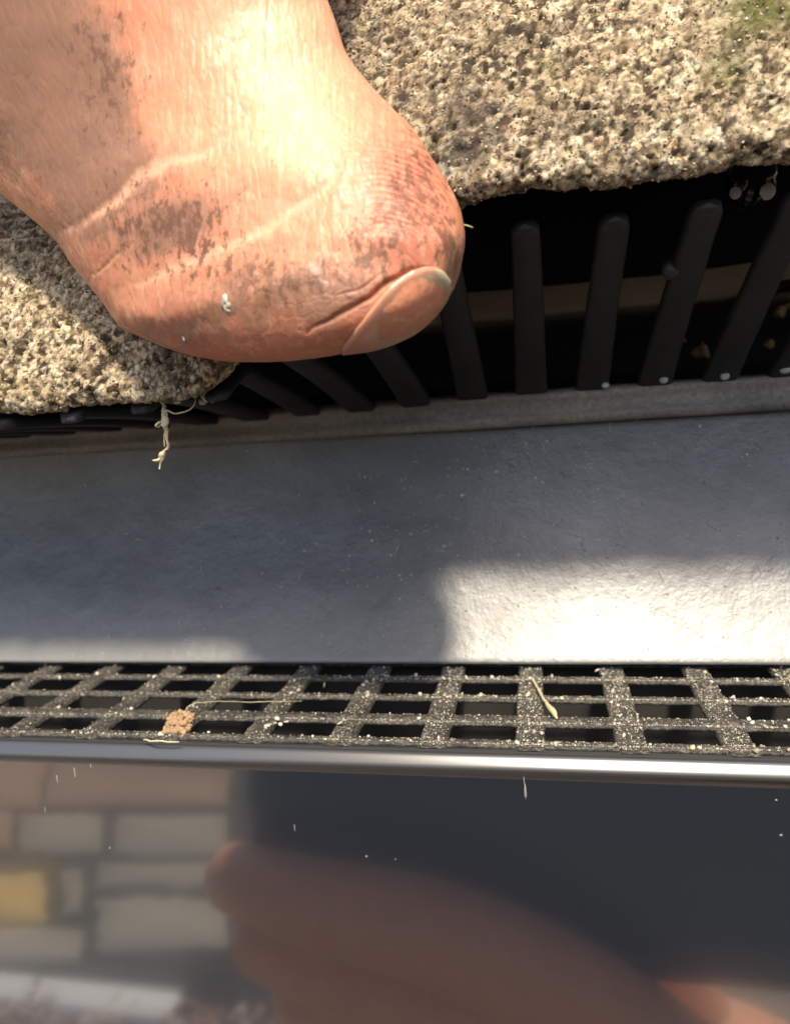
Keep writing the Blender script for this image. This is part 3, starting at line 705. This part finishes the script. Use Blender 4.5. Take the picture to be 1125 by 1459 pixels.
# flecks on gloss face
P = []; Rr = []
for u, v, a, b in ((748, 1128, .12, .75), (746, 1112, .06, .5), (107, 1102, .08, .65), (82, 1110, .07, .6), (522, 1220, .16, .16), (563, 1224, .12, .16), (157, 1208, .2, .2), (65, 1155, .06, .5), (420, 1180, .06, .5), (1112, 1190, .14, .14), (1105, 1140, .1, .1), (440, 1395, .12, .12), (130, 1092, .06, .3), (452, 1092, .05, .3)):
    p = pix(u, v, 53.35); P.append(p); Rr.append((a, .05, b))
for _ in range(160):
    p = pix(random.uniform(-40, 1160), random.uniform(1095, 1440), 53.4); P.append(p); r = random.gammavariate(2, .018) + .012; Rr.append((r, .03, r * random.uniform(1, 2)))
mfl = M('water_mark', rough=.5, color=(.30, .29, .27))
tagp(blobs('dried_marks', P, np.array(Rr), mfl.m, None, 1, squash=True), 'faint pale dried flecks and streaks on the gloss black fascia', 'marks', kind='stuff')
# clear beads added for the bright glints behind the tooth feet and high at right
LB = ['by the tooth right of centre', 'two gaps right of centre', 'in the gap left of the far right tooth', 'behind the far right tooth']
for (u, v, y, r), lb in zip(((862, 549, 77.6, .38), (945, 541, 77.6, .45), (1032, 536, 77.6, .45), (1118, 526, 77.6, .55)), LB):
    vv, f3 = ico(3); p = pix(u, v, y)
    tagp(mesh_obj('glint_bead', vv * r * np.array([1, .8, .85]) + p, f3, mbead.m), 'small bright bead added for a glint on the comb rail ' + lb, 'glint bead', 'glint beads along the comb rail')
for (u, v, r), lb in zip(((1047, 275, .42), (1093, 273, .55)), ('left', 'right')):
    vv, f3 = ico(3); p = pix(u, v, 60)
    tagp(mesh_obj('glint_bead', vv * r * np.array([1, .8, 1.1]) + p, f3, mbead.m), lb + ' one of two bright beads added for glints on the dark round peg top right of the gap', 'glint bead', 'glint beads on the dark peg')
pg = pix(1070, 258, 66); vv, f3 = ico(3)
mgl = M('glossy_black_bead', rough=.12, color=(.008, .008, .009))
tagp(mesh_obj('dark_peg', vv * np.array([2.0, 2.4, 2.2]) + pg, f3, mgl.m), 'dark glossy round peg in the gap under the tile at top right', 'peg')

# ================================================================== what stands behind the viewer (seen in the gloss face)
mph = M('phone_glass', rough=.25, color=(.012, .02, .034))
phone = empty('smartphone'); tagp(phone, 'dark blue-black smartphone mirrored in the gloss fascia', 'smartphone')
box_obj('body', (-54, 104, -11.5, -3.2, -100, 7), mph.m, phone, 3, True)
mlens = M('lens_glass', rough=.05, color=(.004, .004, .006))
box_obj('camera_island', (-16, 12, -3.15, -2.2, -12, 5.5), mph.m, phone, .4, True)
vv, f3 = tube([(-9, -2.1, -7), (-9, -1.4, -7)], [4, 3.8], 24, cap=False); mesh_obj('lens_ring', vv, f3, mlens.m, phone)

# the hand that holds the phone
pz0 = -86
hp = [tube([(-55, 0, -72.5), (-38, 3.5, -74), (-18, 3.5, -78), (4, 2, -90), (30, -2, -118)], [6, 7.4, 8.4, 9.4, 13], 28, sm=40),
      tube([(-50, 1, -84), (-34, 3.5, -86), (-12, 3.5, -94), (12, -1, -118)], [6.6, 7.8, 8.8, 12], 28, sm=40),
      tube([(-44, 0, -96), (-28, 3, -98), (-4, 2.5, -104), (20, -3, -126)], [6.6, 7.8, 8.8, 12], 28, sm=40),
      tube([(-38, -1, -108), (-20, 2, -110), (0, 1, -117), (24, -5, -138)], [6, 7.2, 8, 11], 28, sm=40),
      tube([(14, -16, -120), (34, -16, -130), (56, -16, -150), (80, -20, -190)], [15, 20, 22, 20], 32, sm=30),
      tube([(30, -20, -122), (16, -22, -104), (0, -21, -90), (-8, -20, -78)], [10, 10, 9, 7], 24, sm=30)]
hp = [(v - np.array([0, 0, 9.5]), f) for v, f in hp]
HV2, HF2 = merge(hp)
h2 = mesh_obj('hand', HV2, HF2, sk.m, person); h2['label'] = 'hand gripping the phone, only seen mirrored in the gloss fascia'
for nm in ('dirt', 'speck', 'crease', 'line'): attr(h2, nm, np.zeros(len(HV2)))
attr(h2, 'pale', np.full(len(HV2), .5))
attr(h2, 'flush', np.full(len(HV2), .25))
mslv = M('dark_jacket_cloth', rough=.9); mslv.set('color', mslv.mix(mslv.noise(6, 5), (.012, .015, .022), (.03, .035, .045)))
vv, f3 = tube([(76, -19, -178), (100, -26, -220), (170, -120, -330), (260, -300, -420)], [27, 34, 48, 62], 32, sm=30); vv = vv + 2.2 * np.column_stack([fbm(vv, 22, 400 + q, 3) for q in range(3)])
mesh_obj('jacket_sleeve', vv, f3, mslv.m, person)
A0 = P0 + np.array([-50, -70, 150])
vv, f3 = tube([A0, P0 + np.array([-90, -170, 240]), P0 + np.array([-60, -330, 200])], [33, 42, 60], 32, sm=24); vv = vv + 2.2 * np.column_stack([fbm(vv, 22, 410 + q, 3) for q in range(3)])
mesh_obj('jacket_sleeve', vv, f3, mslv.m, person)

# stone wall, kerb and gravel low behind at left
mst = [M('buff_stone', rough=.9), M('grey_stone', rough=.9), M('yellow_stone', rough=.9)]
for q, (a, b) in zip(mst, (((.24, .14, .08), (.34, .22, .14)), ((.22, .19, .14), (.36, .31, .24)), ((.44, .28, .08), (.56, .38, .13)))):
    q.set('color', q.mix(q.noise(14, 5, .6), a, b)); q.set('normal', q.bump(q.noise(6, 5), 1.2, .6))
mmor = M('dark_mortar', rough=.95, color=(.03, .028, .022)); mkerb = M('white_kerb', rough=.8, color=(.62, .61, .57))
def rp_(u, v, y): # where the mirror (plane y = 53.4) shows pixel u, v when the ray is followed back to plane y
    d = CAM @ np.array([u - CX, -(v - CY), -F]); t1 = 53.4 / d[1]; tot = (2 * 53.4 - y) / d[1]
    return np.array([d[0] * tot, y, d[2] * tot])
ZP = -620.
def rz_(u, v, z=ZP):
    d = CAM @ np.array([u - CX, -(v - CY), -F]); tot = z / d[2]
    return np.array([d[0] * tot, 2 * 53.4 - d[1] * tot, z])
wall = empty('stone_paving'); tagp(wall, 'buff, grey and yellow paving stones with dark joints, mirrored in the fascia at left', 'paving')
corners = np.array([rz_(u, v) for u in (-420, 500) for v in (1085, 1385)])
box_obj('mortar_bed', (corners[:, 0].min(), corners[:, 0].max(), corners[:, 1].min(), corners[:, 1].max(), ZP - 40, ZP - 6), mmor.m, wall)
stones = [(-400, -120, 1092, 1140, 0), (-112, 60, 1092, 1142, 0), (66, 325, 1092, 1140, 0), (-400, -70, 1150, 1206, 1), (-62, 18, 1150, 1204, 0), (30, 146, 1152, 1208, 1), (166, 325, 1152, 1208, 1),
          (-400, -94, 1226, 1306, 1), (-80, 66, 1236, 1308, 2), (92, 118, 1234, 1296, 1), (138, 325, 1222, 1256, 1), (138, 325, 1272, 1350, 1), (-400, 116, 1318, 1366, 1)]
for a, b, c, d_, k in stones:
    q4 = [rz_(a, c), rz_(b, c), rz_(b, d_), rz_(a, d_)]; cen = sum(q4) / 4; top = []; n_ = 8
    for e in range(4):
        for t_ in np.linspace(0, 1, n_, endpoint=False):
            p = q4[e] * (1 - t_) + q4[(e + 1) % 4] * t_; top.append(p + (cen - p) * .12 * (abs(t_ - .5) < .0) + np.array([random.uniform(-4, 4), random.uniform(-4, 4), 0]))
    top = np.array(top); hgt = random.uniform(-2, 4); rings = []
    for sc_, dz in ((1, -20), (1, -6), (.985, -1), (.94, 1)):
        q = cen + (top - cen) * sc_; q[:, 2] = ZP + dz + hgt; rings.append(q)
    cc = cen.copy(); cc[2] = ZP + 1.5 + hgt; rings.append(cen + (top - cen) * .001 + np.array([0, 0, 1.5 + hgt]))
    o = mesh_obj('stone', np.concatenate(rings), grid_faces(5, len(top), True), mst[k].m, wall)
    if k == 2: o['label'] = 'yellow ochre stone'
pk0, pk1 = rz_(-420, 1380), rz_(262, 1412)
tagp(box_obj('kerb', (pk0[0], pk1[0], min(pk0[1], pk1[1]), max(pk0[1], pk1[1]), ZP - 40, ZP + 5), mkerb.m, None, 6, True), 'white ledge along the front of the mirrored paving stones', 'kerb')
pk1[2] = ZP
mgv = M('pink_gravel', rough=.9); mgv.set('color', mgv.ramp(mgv.attr('tint'), [(0, (.14, .09, .07)), (.5, (.30, .20, .16)), (1, (.5, .38, .33))]))
zg = pk1[2] - 6
gc = np.column_stack([rng.uniform(-900, 60, 1800), rng.uniform(pk1[1] + 8, pk1[1] + 330, 1800), np.full(1800, zg)])
tagp(blobs('gravel', gc, rng.uniform(6, 15, (1800, 3)), mgv.m, None, 1), 'pinkish gravel beyond the white ledge, mirrored at lower left', 'gravel', kind='stuff')
tagp(box_obj('terrace', (-1600, 1600, -3000, 20, zg - 100, zg - 2), gmat.m), kind='structure')
